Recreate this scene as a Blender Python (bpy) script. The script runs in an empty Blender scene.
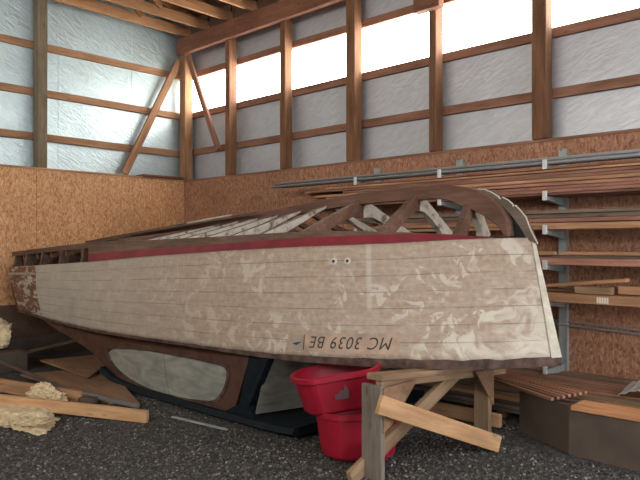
import bpy, bmesh, math, random
from mathutils import Vector, Matrix, noise as mnoise
random.seed(7)
scn = bpy.context.scene
COL = scn.collection
CL = 4.25            # boat centreline (y)

# ------------------------------------------------------------------ materials
def new_mat(name):
    m = bpy.data.materials.new(name); m.use_nodes = True
    nt = m.node_tree; b = nt.nodes['Principled BSDF']
    return m, nt, b
def N(nt, t, **kw):
    n = nt.nodes.new(t)
    for k, v in kw.items():
        if k in n.inputs.keys(): n.inputs[k].default_value = v
        else: setattr(n, k, v)
    return n
def ramp(nt, fac, stops, interp='LINEAR'):
    r = nt.nodes.new('ShaderNodeValToRGB'); r.color_ramp.interpolation = interp
    els = r.color_ramp.elements
    while len(els) < len(stops): els.new(0.5)
    for e, (p, c) in zip(els, stops):
        e.position = p; e.color = (c[0], c[1], c[2], 1) if not isinstance(c, float) else (c, c, c, 1)
    nt.links.new(fac, r.inputs[0]); return r
def mixc(nt, fac, a, b, mode='MIX'):
    m = nt.nodes.new('ShaderNodeMix'); m.data_type = 'RGBA'; m.blend_type = mode
    for sock, v in ((m.inputs[0], fac), (m.inputs[6], a), (m.inputs[7], b)):
        if hasattr(v, 'is_linked'): nt.links.new(v, sock)
        elif isinstance(v, (int, float)): sock.default_value = v
        else: sock.default_value = (v[0], v[1], v[2], 1)
    return m.outputs[2]
def math_(nt, op, a, b=None, clamp=False):
    m = nt.nodes.new('ShaderNodeMath'); m.operation = op; m.use_clamp = clamp
    for i, v in enumerate((a, b)):
        if v is None: continue
        if hasattr(v, 'is_linked'): nt.links.new(v, m.inputs[i])
        else: m.inputs[i].default_value = v
    return m.outputs[0]
def coords(nt, kind='Object', scale=(1, 1, 1), rot=(0, 0, 0)):
    tc = nt.nodes.new('ShaderNodeTexCoord'); mp = nt.nodes.new('ShaderNodeMapping')
    mp.inputs['Scale'].default_value = scale; mp.inputs['Rotation'].default_value = rot
    nt.links.new(tc.outputs[kind], mp.inputs[0]); return mp.outputs[0]
def noise(nt, vec, scale, detail=4, rough=.55, dist=0):
    n = N(nt, 'ShaderNodeTexNoise', Scale=scale, Detail=detail, Roughness=rough, Distortion=dist)
    nt.links.new(vec, n.inputs['Vector']); return n.outputs[0]
def bump(nt, b, h, strength=.3, dist=.01):
    bp = N(nt, 'ShaderNodeBump', Strength=strength, Distance=dist)
    nt.links.new(h, bp.inputs['Height']); nt.links.new(bp.outputs[0], b.inputs['Normal'])

def wood(name, c1, c2, rough=.75, vary=.35, knots=True):
    """grain runs along local x; every object gets its own tone"""
    m, nt, b = new_mat(name)
    oi = nt.nodes.new('ShaderNodeObjectInfo')
    tc = nt.nodes.new('ShaderNodeTexCoord')
    off = nt.nodes.new('ShaderNodeVectorMath'); off.operation = 'ADD'
    cmb = nt.nodes.new('ShaderNodeCombineXYZ')
    r10 = math_(nt, 'MULTIPLY', oi.outputs['Random'], 37.0)
    for i in range(3): nt.links.new(r10, cmb.inputs[i])
    nt.links.new(tc.outputs['Object'], off.inputs[0]); nt.links.new(cmb.outputs[0], off.inputs[1])
    mp = nt.nodes.new('ShaderNodeMapping'); mp.inputs['Scale'].default_value = (1.2, 16, 16)
    nt.links.new(off.outputs[0], mp.inputs[0])
    g = noise(nt, mp.outputs[0], 2.2, 6, .62, .5)
    r = ramp(nt, g, [(.28, c1), (.72, c2)])
    mp2 = nt.nodes.new('ShaderNodeMapping'); mp2.inputs['Scale'].default_value = (.9, 3, 3)
    nt.links.new(off.outputs[0], mp2.inputs[0])
    g2 = noise(nt, mp2.outputs[0], 2.0, 3)
    r2 = ramp(nt, g2, [(.3, (.68, .66, .64)), (.7, (1.12, 1.1, 1.08))])
    c = mixc(nt, 1.0, r.outputs[0], r2.outputs[0], 'MULTIPLY')
    if knots:
        mk = nt.nodes.new('ShaderNodeMapping'); mk.inputs['Scale'].default_value = (3.0, 9, 9)
        nt.links.new(off.outputs[0], mk.inputs[0])
        v = N(nt, 'ShaderNodeTexVoronoi', Scale=1.0); nt.links.new(mk.outputs[0], v.inputs['Vector'])
        kf = ramp(nt, v.outputs['Distance'], [(.05, 1.0), (.13, 0.0)])
        c = mixc(nt, math_(nt, 'MULTIPLY', kf.outputs[0], .55), c, (c1[0]*.4, c1[1]*.35, c1[2]*.35))
    vr = ramp(nt, oi.outputs['Random'], [(0, 1.0 - vary), (1, 1.0 + vary * .6)])
    c = mixc(nt, 1.0, c, vr.outputs[0], 'MULTIPLY')
    nt.links.new(c, b.inputs['Base Color']); b.inputs['Roughness'].default_value = rough
    b.inputs['Specular IOR Level'].default_value = .3
    bump(nt, b, g, .25, .004)
    return m

def plain(name, col, rough=.6, metal=0.0, var=.15, scale=12, spec=.5):
    m, nt, b = new_mat(name)
    n = noise(nt, coords(nt), scale, 5)
    d = [c * (1 - var) for c in col]; l = [min(1, c * (1 + var)) for c in col]
    r = ramp(nt, n, [(.3, d), (.7, l)])
    nt.links.new(r.outputs[0], b.inputs['Base Color'])
    b.inputs['Roughness'].default_value = rough; b.inputs['Metallic'].default_value = metal
    b.inputs['Specular IOR Level'].default_value = spec
    bump(nt, b, n, .15, .003)
    return m

def foil_mat(name, col, rot, rough=.34, metal=.85, bs=.5):
    m, nt, b = new_mat(name)
    v = coords(nt, 'Object', (1, 1, 1), rot)
    mp = nt.nodes.new('ShaderNodeMapping'); mp.inputs['Scale'].default_value = (2.2, 2.2, 9)
    nt.links.new(v, mp.inputs[0])
    n1 = noise(nt, mp.outputs[0], 2.6, 5, .6, 1.2)
    n2 = noise(nt, v, 1.1, 2)
    n3 = noise(nt, v, 38, 2)
    h = math_(nt, 'ADD', math_(nt, 'MULTIPLY', n1, 1.0), math_(nt, 'MULTIPLY', n3, .16))
    h = math_(nt, 'ADD', h, math_(nt, 'MULTIPLY', n2, 2.0))
    r = ramp(nt, n1, [(.3, [c * .86 for c in col]), (.7, [min(1, c * 1.06) for c in col])])
    nt.links.new(r.outputs[0], b.inputs['Base Color'])
    b.inputs['Metallic'].default_value = metal
    rr = ramp(nt, n2, [(.3, rough - .05), (.7, rough + .12)])
    nt.links.new(rr.outputs[0], b.inputs['Roughness'])
    bump(nt, b, h, bs, .02)
    return m

def osb_mat(name, dark, mid, light, axis):
    """chips of wood lying in every direction in the plane of the sheet"""
    m, nt, b = new_mat(name)
    tc = nt.nodes.new('ShaderNodeTexCoord')
    layers = []
    hs = []
    for k, (ang, sc) in enumerate(((.5, 1.0), (-.7, 1.13), (1.4, .9))):
        mp = nt.nodes.new('ShaderNodeMapping')
        rot = [0, 0, 0]; rot[0 if axis == 'x' else 1] = ang
        mp.inputs['Rotation'].default_value = rot
        mp.inputs['Location'].default_value = (k * 3.1, k * 1.7, k * 2.3)
        s = (1, 46, 19) if axis == 'x' else (46, 1, 19)
        mp.inputs['Scale'].default_value = [q * sc for q in s]
        nt.links.new(tc.outputs['Object'], mp.inputs[0])
        v = N(nt, 'ShaderNodeTexVoronoi', Scale=1.25); nt.links.new(mp.outputs[0], v.inputs['Vector'])
        layers.append(ramp(nt, v.outputs['Color'], [(.1, dark), (.45, mid), (.9, light)]).outputs[0])
        hs.append(v.outputs['Color'])
    nsel = noise(nt, tc.outputs['Object'], 14, 2)
    f1 = ramp(nt, nsel, [(.44, 0.0), (.5, 1.0)]); 
    nsel2 = noise(nt, coords(nt, 'Object', (1.3, 1.3, 1.3)), 11, 2)
    f2 = ramp(nt, nsel2, [(.5, 0.0), (.56, 1.0)])
    c = mixc(nt, f1.outputs[0], layers[0], layers[1]); c = mixc(nt, f2.outputs[0], c, layers[2])
    big = ramp(nt, noise(nt, tc.outputs['Object'], 1.2, 3), [(.3, (.84, .82, .8)), (.7, (1.08, 1.07, 1.05))])
    c = mixc(nt, 1.0, c, big.outputs[0], 'MULTIPLY')
    nt.links.new(c, b.inputs['Base Color']); b.inputs['Roughness'].default_value = .7
    b.inputs['Specular IOR Level'].default_value = .25
    bump(nt, b, hs[0], .2, .003)
    return m

M = {}
M['post'] = wood('post_wood', (.155, .07, .036), (.30, .155, .082), vary=.15)
M['post_pale'] = wood('corner_post_wood', (.28, .15, .08), (.46, .27, .15), vary=.1)
M['post_grey'] = wood('treated_post_wood', (.13, .105, .07), (.25, .205, .14), vary=.05)
M['girt'] = wood('girt_wood', (.30, .155, .085), (.50, .29, .165), vary=.15)
M['girt_dark'] = wood('back_girt_wood', (.24, .115, .075), (.40, .21, .14), vary=.12)
M['header'] = wood('header_wood', (.18, .075, .045), (.29, .135, .085), vary=.05)
M['truss'] = wood('truss_wood', (.40, .205, .10), (.58, .33, .17), vary=.1)
M['roof'] = plain('roof_deck_wood', (.16, .10, .065), .85)
M['cedar'] = wood('cedar_board_wood', (.30, .13, .092), (.50, .275, .195), vary=.4)
M['fir'] = wood('fir_board_wood', (.38, .20, .105), (.58, .35, .20), vary=.22)
M['grey_board'] = wood('weathered_board_wood', (.14, .105, .08), (.27, .20, .15), vary=.3)
M['orange'] = wood('orange_plank_wood', (.42, .18, .08), (.66, .34, .17), vary=.02)
M['fresh'] = wood('fresh_cut_wood', (.45, .25, .12), (.66, .42, .23), vary=.12)
M['worn_grey'] = wood('grey_leg_wood', (.15, .13, .11), (.29, .25, .21), vary=.1)
M['sawhorse'] = wood('sawhorse_wood', (.27, .17, .10), (.45, .31, .19), vary=.2)
M['ply_dark'] = plain('dark_plywood', (.10, .072, .055), .75, var=.3, scale=3)
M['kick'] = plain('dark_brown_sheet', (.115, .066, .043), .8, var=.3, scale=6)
M['ply'] = wood('plywood', (.20, .115, .07), (.31, .19, .115), vary=.15)
M['foil_l'] = foil_mat('foil_left', (.60, .745, .79), (.5, 0, 0), rough=.38, metal=.7)
M['foil_r'] = foil_mat('foil_right', (.585, .60, .64), (0, .4, 0), rough=.45, metal=.6, bs=.35)  # same foil, toned down so the backlit wall's shade sits in the colour
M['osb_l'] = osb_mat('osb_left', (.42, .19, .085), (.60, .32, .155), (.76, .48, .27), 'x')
M['osb_r'] = osb_mat('osb_right', (.23, .10, .06), (.36, .18, .11), (.49, .28, .175), 'y')  # same board as the left wall, colour darkened to hold the shading here
M['steel'] = plain('grey_steel', (.34, .37, .37), .5, .2)
M['cap'] = plain('white_cap_plastic', (.62, .64, .63), .5, var=.05)
M['pipe'] = plain('galvanised_pipe', (.25, .255, .26), .5, .4, var=.1)
M['red'] = plain('red_plastic', (.33, .008, .028), .42, var=.12, scale=5)
M['label'] = plain('torn_label', (.15, .10, .11), .8, var=.2)
M['navy'] = plain('dark_navy_paint', (.008, .014, .019), .75, var=.4, spec=.2)
M['rail'] = plain('bare_rail_wood', (.08, .045, .034), .8, var=.7, scale=14)
M['cabin'] = plain('varnished_mahogany', (.09, .042, .027), .6, var=.4, scale=7)
M['keel'] = wood('keel_wood', (.13, .065, .045), (.235, .13, .09), vary=.05, knots=False)
M['forefoot'] = wood('forefoot_wood', (.12, .09, .072), (.21, .165, .135), vary=.05, knots=False)
M['painted_shade'] = plain('painted_shade', (.022, .023, .027), .8)  # near-black colour that paints shade into the hull's hollows
M['bare'] = wood('bare_plank_wood', (.10, .06, .043), (.19, .125, .092), vary=.05, knots=False)
M['redpaint'] = plain('boot_stripe_red', (.205, .022, .033), .6, var=.25, scale=5)
M['stempaint'] = plain('pale_stem_paint', (.56, .52, .42), .6, var=.2, scale=14)
M['ink'] = plain('black_lettering', (.035, .032, .03), .6)
M['varnish'] = plain('old_varnish_patch', (.42, .30, .215), .6, var=.25, scale=9)
M['decal'] = plain('faded_decal', (.33, .27, .225), .6, var=.2)
M['white'] = plain('white_fitting', (.55, .52, .46), .4, var=.05)
M['fluff'] = plain('yellow_insulation', (.70, .58, .38), .95, var=.3, scale=16)
M['tag'] = plain('pale_board_tag', (.85, .78, .66), .6, var=.05)
M['alu'] = plain('pale_aluminium', (.62, .64, .64), .4, .3, var=.08)

def frame_paint():
    m, nt, b = new_mat('worn_white_frame_paint')
    n = noise(nt, coords(nt), 9, 6, .65)
    r = ramp(nt, n, [(.36, (.16, .11, .08)), (.46, (.50, .46, .40)), (.7, (.66, .62, .55))])
    nt.links.new(r.outputs[0], b.inputs['Base Color']); b.inputs['Roughness'].default_value = .7
    bump(nt, b, n, .3, .004)
    return m
M['framepaint'] = frame_paint()

def glass_mat():
    m, nt, b = new_mat('dusty_reflection_glass')
    n = noise(nt, coords(nt, 'Object', (1, 1, 3)), 3, 5, .6, .8)
    r = ramp(nt, n, [(.3, (.24, .255, .225)), (.7, (.46, .465, .41))])  # pale tone holds dust and a painted reflection of the doorway
    nt.links.new(r.outputs[0], b.inputs['Base Color'])
    b.inputs['Roughness'].default_value = .12; b.inputs['IOR'].default_value = 1.5
    b.inputs['Alpha'].default_value = .9
    return m
M['glass'] = glass_mat()

def sky_panel(name='translucent_daylight_panel', strength=10.5):
    m, nt, b = new_mat(name)
    b.inputs['Base Color'].default_value = (.85, .86, .86, 1); b.inputs['Roughness'].default_value = .6
    b.inputs['Emission Color'].default_value = (1, .96, .87, 1); b.inputs['Emission Strength'].default_value = strength
    return m
M['skypanel'] = sky_panel(); M['fillpanel'] = sky_panel('unseen_fill_panel', 5.5)  # the second is an added fill glow, out of view

def gravel_floor():
    m, nt, b = new_mat('dark_gravel_bed')
    v = N(nt, 'ShaderNodeTexVoronoi', Scale=55.0); nt.links.new(coords(nt), v.inputs['Vector'])
    r = ramp(nt, v.outputs['Color'], [(.1, (.03, .029, .028)), (.6, (.075, .07, .067)), (1, (.15, .14, .125))])
    nt.links.new(r.outputs[0], b.inputs['Base Color']); b.inputs['Roughness'].default_value = .9
    bump(nt, b, v.outputs['Distance'], .9, .02)
    return m
M['floor'] = gravel_floor()
def stone_mat():
    m, nt, b = new_mat('gravel_stone')
    g = nt.nodes.new('ShaderNodeNewGeometry')
    r = ramp(nt, g.outputs['Random Per Island'], [(0, (.03, .03, .03)), (.55, (.085, .082, .078)), (.93, (.17, .16, .145)), (1, (.34, .32, .29))])
    nt.links.new(r.outputs[0], b.inputs['Base Color']); b.inputs['Roughness'].default_value = .85
    return m
M['stone'] = stone_mat()

def hull_mat():
    """old off-white paint over planks: seams, sanded primer, filler, bare wood at the stern"""
    m, nt, b = new_mat('worn_hull_paint')
    uv = nt.nodes.new('ShaderNodeUVMap'); uv.uv_map = 'UVMap'
    sp = nt.nodes.new('ShaderNodeSeparateXYZ'); nt.links.new(uv.outputs[0], sp.inputs[0])
    U, V = sp.outputs[0], sp.outputs[1]          # U metres from the stern, V planks from the sheer
    obj = coords(nt)
    fine = noise(nt, obj, 26, 5, .65)
    mid = noise(nt, obj, 3.2, 6, .62, .4)
    grain = noise(nt, coords(nt, 'Object', (1, 1, 9)), 5, 5, .6)
    # grey aft paint, tan sanded primer forward
    fore = ramp(nt, math_(nt, 'ADD', math_(nt, 'MULTIPLY', U, .155), math_(nt, 'MULTIPLY', mid, .25)), [(.34, 0.0), (.78, 1.0)]).outputs[0]
    aftc = ramp(nt, mid, [(.3, (.33, .305, .265)), (.7, (.43, .405, .355))]).outputs[0]
    tan = ramp(nt, fine, [(.3, (.315, .225, .16)), (.7, (.46, .358, .275))]).outputs[0]
    base = mixc(nt, fore, aftc, tan)
    base = mixc(nt, math_(nt, 'MULTIPLY', ramp(nt, grain, [(.45, 0.0), (.7, 1.0)]).outputs[0], .35), base, (.52, .47, .42))
    # filler swirls: warped blobs
    warp = N(nt, 'ShaderNodeTexNoise', Scale=2.4, Detail=2.0)
    nt.links.new(obj, warp.inputs['Vector'])
    wv = nt.nodes.new('ShaderNodeVectorMath'); wv.operation = 'MULTIPLY_ADD'
    nt.links.new(warp.outputs['Color'], wv.inputs[0]); wv.inputs[1].default_value = (.55, .55, .55); nt.links.new(obj, wv.inputs[2])
    sw = noise(nt, wv.outputs[0], 8.0, 3, .5, .9)
    patch = noise(nt, obj, 3.35, 3)
    swm = math_(nt, 'MULTIPLY', ramp(nt, sw, [(.565, 0.0), (.585, 1.0)]).outputs[0], ramp(nt, patch, [(.46, .0), (.53, 1.0)]).outputs[0])
    amt = ramp(nt, math_(nt, 'MULTIPLY', U, .155), [(.15, .12), (.5, .22), (.8, .62)]).outputs[0]
    base = mixc(nt, math_(nt, 'MULTIPLY', swm, amt), base, (.61, .56, .475))
    # one long brushed-on streak of filler
    us = math_(nt, 'ADD', math_(nt, 'ABSOLUTE', math_(nt, 'SUBTRACT', U, math_(nt, 'ADD', 5.30, math_(nt, 'MULTIPLY', V, .012)))), math_(nt, 'MULTIPLY', math_(nt, 'SUBTRACT', fine, .5), .03))
    st_ = math_(nt, 'MULTIPLY', ramp(nt, us, [(.010, 1.0), (.022, 0.0)]).outputs[0], ramp(nt, math_(nt, 'MULTIPLY', V, .1), [(.27, 0.0), (.31, 1.0)]).outputs[0])
    base = mixc(nt, math_(nt, 'MULTIPLY', st_, .5), base, (.58, .53, .46))
    # stem end kept its thick pale paint, more of it low down
    edge = math_(nt, 'ADD', math_(nt, 'ADD', math_(nt, 'MULTIPLY', U, .5), math_(nt, 'MULTIPLY', V, -.055)), math_(nt, 'MULTIPLY', sw, .9))
    em = ramp(nt, math_(nt, 'MULTIPLY', edge, .25), [(.82, 0.0), (.87, 1.0)]).outputs[0]
    base = mixc(nt, math_(nt, 'MULTIPLY', em, .7), base, (.64, .60, .49))
    # bare brown wood at the transom end
    pe = noise(nt, coords(nt, 'Object', (1.0, 1, 2.6)), 6.5, 4, .6, .6)
    pm = math_(nt, 'MULTIPLY', ramp(nt, pe, [(.44, 0.0), (.47, 1.0)]).outputs[0], ramp(nt, U, [(0.0, 1.0), (.74, 1.0), (.78, 0.0)]).outputs[0])
    pmr = nt.nodes.new('ShaderNodeMath'); pmr.operation = 'LESS_THAN'; pmr.inputs[1].default_value = .80
    nt.links.new(U, pmr.inputs[0])
    pm = math_(nt, 'MULTIPLY', ramp(nt, pe, [(.44, 0.0), (.47, 1.0)]).outputs[0], pmr.outputs[0])
    base = mixc(nt, pm, base, (.17, .085, .05))
    # plank seams
    fr = math_(nt, 'FRACT', V)
    d = math_(nt, 'MINIMUM', fr, math_(nt, 'SUBTRACT', 1.0, fr))
    sm = ramp(nt, d, [(.012, 1.0), (.045, 0.0)]).outputs[0]
    brk = ramp(nt, noise(nt, coords(nt, 'Object', (1.5, 1.5, 8)), 2.3, 3), [(.36, .15), (.56, 1.0)]).outputs[0]
    sm = math_(nt, 'MULTIPLY', sm, brk)
    base = mixc(nt, math_(nt, 'MULTIPLY', sm, .6), base, (.13, .095, .075))
    nt.links.new(base, b.inputs['Base Color']); b.inputs['Roughness'].default_value = .62
    b.inputs['Specular IOR Level'].default_value = .35
    hh = math_(nt, 'SUBTRACT', math_(nt, 'MULTIPLY', fine, .3), sm)
    hh = math_(nt, 'ADD', hh, math_(nt, 'MULTIPLY', swm, .25))
    bump(nt, b, hh, .35, .006)
    return m
M['hull'] = hull_mat()

# ------------------------------------------------------------------ geometry helpers
class MB:
    def __init__(s): s.v = []; s.f = []; s.mi = []; s.uv = None; s.smooth = False
    def add(s, vs, fs, mi=0):
        o = len(s.v); s.v += [tuple(p) for p in vs]
        for f in fs: s.f.append(tuple(i + o for i in f)); s.mi.append(mi)
    def box(s, lo, hi, mi=0):
        (a, b, c), (d, e, f) = lo, hi
        s.add([(a,b,c),(d,b,c),(d,e,c),(a,e,c),(a,b,f),(d,b,f),(d,e,f),(a,e,f)],
              [(0,3,2,1),(4,5,6,7),(0,1,5,4),(1,2,6,5),(2,3,7,6),(3,0,4,7)], mi)
    def prism(s, pts, off, mi=0):
        """closed polygon (3d points) extruded along vector off"""
        n = len(pts); o = Vector(off)
        vs = [Vector(p) for p in pts] + [Vector(p) + o for p in pts]
        s.add(vs, [tuple(range(n))[::-1], tuple(range(n, 2 * n))] + [(i, (i + 1) % n, (i + 1) % n + n, i + n) for i in range(n)], mi)
    def sweep(s, path, section, mi=0, closed_caps=True):
        """section(i, p) -> list of 3d points for each path point"""
        rings = [section(i, p) for i, p in enumerate(path)]
        n = len(rings[0]); o = len(s.v)
        for r in rings: s.v += [tuple(p) for p in r]
        for i in range(len(rings) - 1):
            for j in range(n):
                a = o + i * n + j; b = o + i * n + (j + 1) % n
                s.f.append((a, b, b + n, a + n)); s.mi.append(mi)
        if closed_caps:
            s.f.append(tuple(o + j for j in range(n))[::-1]); s.mi.append(mi)
            s.f.append(tuple(o + (len(rings) - 1) * n + j for j in range(n))); s.mi.append(mi)
    def tube(s, path, r, n=8, mi=0):
        pts = [Vector(p) for p in path]
        def sec(i, p):
            d = (pts[min(i + 1, len(pts) - 1)] - pts[max(i - 1, 0)]).normalized()
            up = Vector((0, 0, 1)) if abs(d.z) < .95 else Vector((1, 0, 0))
            a = d.cross(up).normalized(); b2 = a.cross(d)
            return [Vector(p) + a * r * math.cos(t) + b2 * r * math.sin(t) for t in [2 * math.pi * k / n for k in range(n)]]
        s.sweep(pts, sec, mi)

def build(name, mb, mats, parent=None, origin=None, bevel=0, smooth=False, fix=True):
    """one mesh object from world-space geometry; origin gives its pivot"""
    org = Vector(origin) if origin is not None else (Vector(parent.matrix_world.translation) if parent else Vector((0, 0, 0)))
    me = bpy.data.meshes.new(name)
    me.from_pydata([tuple(Vector(p) - org) for p in mb.v], [], mb.f)
    if not isinstance(mats, (list, tuple)): mats = [mats]
    for m in mats: me.materials.append(m)
    me.polygons.foreach_set('material_index', mb.mi)
    if mb.uv is not None:
        l = me.uv_layers.new(name='UVMap')
        for lp in me.loops: l.data[lp.index].uv = mb.uv[lp.vertex_index]
    if bevel or fix:
        bm = bmesh.new(); bm.from_mesh(me)
        if fix: bmesh.ops.recalc_face_normals(bm, faces=bm.faces)
        if bevel:
            bmesh.ops.bevel(bm, geom=[e for e in bm.edges if len(e.link_faces) == 2 and e.calc_face_angle(0) > .5],
                            offset=bevel, segments=1, affect='EDGES', profile=.5)
        bm.to_mesh(me); bm.free()
    if smooth:
        me.polygons.foreach_set('use_smooth', [True] * len(me.polygons))
    me.update()
    o = bpy.data.objects.new(name, me); COL.objects.link(o)
    if parent:
        o.parent = parent; o.location = org - WORLD[parent.name]
    else:
        o.location = org
    WORLD[o.name] = org
    return o
WORLD = {}
def tag(o, label=None, cat=None, group=None, kind=None):
    if label: o['label'] = label
    if cat: o['category'] = cat
    if group: o['group'] = group
    if kind: o['kind'] = kind
    return o
def empty(name, loc, label, cat, group=None):
    o = bpy.data.objects.new(name, None); COL.objects.link(o); o.location = loc
    o.empty_display_size = .1; WORLD[o.name] = Vector(loc)
    return tag(o, label, cat, group)
def V3(*a): return Vector(a)

def beam(name, p0, p1, w, h, mat, parent=None, up=(0, 0, 1), bev=.004, warp=0.0, endcut=0.0):
    """timber from p0 to p1 (centre of section); w across, h along up; grain along its length"""
    p0, p1, up = Vector(p0), Vector(p1), Vector(up)
    x = (p1 - p0).normalized(); y = up.cross(x).normalized(); z = x.cross(y)
    L = (p1 - p0).length
    n = max(2, int(L / .35)) if warp else 2
    mb = MB(); path = [V3(L * i / (n - 1), 0, 0) for i in range(n)]
    ph = random.random() * 6
    def sec(i, p):
        dy = warp * math.sin(ph + 2.1 * p.x) * .5; dz = warp * math.sin(ph * 2 + 1.3 * p.x)
        c = endcut * (1 if i == n - 1 else 0)
        return [V3(p.x - c, -w/2 + dy, -h/2 + dz), V3(p.x - c, w/2 + dy, -h/2 + dz), V3(p.x + c, w/2 + dy, h/2 + dz), V3(p.x + c, -w/2 + dy, h/2 + dz)]
    mb.sweep(path, sec)
    me_o = build(name, mb, mat, None, (0, 0, 0), bevel=min(bev, h * .2, w * .2))
    me_o.matrix_world = Matrix((( x.x, y.x, z.x, p0.x), (x.y, y.y, z.y, p0.y), (x.z, y.z, z.z, p0.z), (0, 0, 0, 1)))
    if parent:
        mw = me_o.matrix_world.copy()
        me_o.parent = parent
        me_o.matrix_basis = Matrix.Translation(-WORLD[parent.name]) @ mw
    WORLD[me_o.name] = p0
    return me_o

def pchip(pts):
    pts = sorted(pts); xs = [p[0] for p in pts]; ys = [p[1] for p in pts]; n = len(xs)
    h = [xs[i+1] - xs[i] for i in range(n-1)]; d = [(ys[i+1] - ys[i]) / h[i] for i in range(n-1)]
    m = [d[0]] + [0 if d[i-1]*d[i] <= 0 else 2*d[i-1]*d[i]/(d[i-1]+d[i]) for i in range(1, n-1)] + [d[-1]]
    def f(x):
        x = min(max(x, xs[0]), xs[-1]); i = 0
        while i < n - 2 and x > xs[i+1]: i += 1
        t = (x - xs[i]) / h[i]; t2 = t*t; t3 = t2*t
        return (2*t3 - 3*t2 + 1)*ys[i] + (t3 - 2*t2 + t)*h[i]*m[i] + (-2*t3 + 3*t2)*ys[i+1] + (t3 - t2)*h[i]*m[i+1]
    return f

DOOR_Y = .2          # near jamb of the open doorway in the end wall
# ------------------------------------------------------------------ the barn
XL, YR = -8.78, 6.14        # foil planes of the left wall and the right-hand (long) wall
XE, YE = 2.6, -3.6          # how far they run towards the open front
fl = MB()
nx = 60
fl.box((-9.2, -9, -.2), (9, 6.6, 0))
tag(build('floor', fl, M['floor']), kind='structure')

def gravel():
    import numpy as np
    rng = np.random.default_rng(5)
    base_v = np.array([(1,0,0),(-1,0,0),(0,1,0),(0,-1,0),(0,0,1),(0,0,-1)], float)
    # chunky stones: cube corners pushed in and out
    cube = np.array([(-1,-1,-1),(1,-1,-1),(1,1,-1),(-1,1,-1),(-1,-1,1),(1,-1,1),(1,1,1),(-1,1,1)], float) * .62
    faces = [(0,3,2,1),(4,5,6,7),(0,1,5,4),(1,2,6,5),(2,3,7,6),(3,0,4,7)]
    C_, S_ = .7266, .6871
    vs, fs, cnt = [], [], 0
    n = 24000
    dep = 3.75 + (rng.random(n) ** 1.5) * 2.4
    lat = (rng.random(n) * 2 - 1) * .56 * dep
    for d, r in zip(dep, lat):
        x = C_ * r - S_ * d; y = S_ * r + C_ * d
        if x < -8.4 or y > 4.9 or (y > 4.3 and x > -2.3): continue
        s = .005 + .006 * rng.random() ** 2
        if rng.random() < .006: s *= 2.0
        q = cube * (1 + (rng.random((8, 3)) - .5) * .9) * s * np.array([1.2, 1, .75])
        a = rng.random() * 6.28; ca, sa = math.cos(a), math.sin(a)
        tl = (rng.random() - .5) * 1.2; ct, st = math.cos(tl), math.sin(tl)
        X = q[:, 0] * ca - q[:, 1] * sa; Y = q[:, 0] * sa + q[:, 1] * ca
        X2 = X * ct - q[:, 2] * st; Z = X * st + q[:, 2] * ct
        vs.append(np.stack([X2 + x, Y + y, Z + s * .35], 1))
        fs += [tuple(i + cnt for i in f) for f in faces]; cnt += 8
    mb = MB(); mb.v = np.concatenate(vs).tolist(); mb.f = fs; mb.mi = [0] * len(fs)
    o = build('gravel', mb, M['stone'], fix=False)
    tag(o, 'loose dark grey gravel covering the barn floor', 'gravel', kind='stuff')
gravel()

# left wall: foil above, particle board wainscot below
def wall(name, lo, hi, mat):
    mb = MB(); mb.box(lo, hi); return tag(build(name, mb, mat), kind='structure')
mb = MB(); mb.box((XL - .08, YE, 0), (XL, YR + .08, 8.2))
for y in (3.98, 5.12, 2.3): mb.box((XL, y, 2.4), (XL + .004, y + .012, 4.8))
tag(build('wall_left', mb, M['foil_l']), kind='structure')
# right wall foil is interrupted by the translucent strip
Z1, Z2 = 3.54, 4.13
w = MB(); w.box((XL, YR, 0), (XE, YR + .06, Z1)); w.box((XL, YR, Z2), (XE, YR + .06, 5.3))
tag(build('wall_right', w, M['foil_r']), kind='structure')
# the wall behind the viewpoint, with an added glowing strip to light the hull; the end wall is an open doorway
w = MB(); w.box((XL, YE - .06, 0), (XE, YE, 3.3)); w.box((XL, YE - .06, 4.7), (XE, YE, 8.2))
tag(build('wall_back', w, M['foil_r']), kind='structure')
w = MB(); w.box((XE, YE, 4.4), (XE + .06, YR, 8.2)); w.box((XE, 4.6, 0), (XE + .06, YR, 4.4)); w.box((XE, YE, 0), (XE + .06, DOOR_Y, 4.4))
tag(build('wall_front', w, M['osb_r']), kind='structure')
w = MB(); w.box((XL, YE - .04, 3.28), (XE, YE - .02, 4.72))
tag(build('window_20', w, M['fillpanel']), kind='structure')
# wainscot sheets with seams
def osb(name, axis, lo, hi, mat, seams):
    mb = MB(); e = .002
    for a, b in zip(seams[:-1], seams[1:]):
        if axis == 'x': mb.box((lo[0], a + e, lo[2]), (hi[0], b - e, hi[2]))
        else: mb.box((a + e, lo[1], lo[2]), (b - e, hi[1], hi[2]))
    o = build(name, mb, mat, bevel=.002); tag(o, kind='structure'); return o
OL = -8.53
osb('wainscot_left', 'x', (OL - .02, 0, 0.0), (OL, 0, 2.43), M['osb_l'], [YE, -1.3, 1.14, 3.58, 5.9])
OR = 5.90
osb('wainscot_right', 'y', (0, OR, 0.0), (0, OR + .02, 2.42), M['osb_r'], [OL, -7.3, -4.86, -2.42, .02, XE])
# ledge caps on the wainscot
tag(beam('trim_1', (OL - .085, YE, 2.445), (OL - .085, 6.08, 2.445), .18, .03, M['girt']), kind='structure')
tag(beam('trim_2', (OL, OR + .055, 2.435), (XE, OR + .055, 2.435), .12, .03, M['girt_dark']), kind='structure')

tag(beam('ledge_scrap', (OL - .06, 5.15, 2.475), (OL - .06, 5.86, 2.475), .24, .03, M['header']), 'dark scrap board lying on the ledge of the left wall near the corner', 'board')
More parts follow.
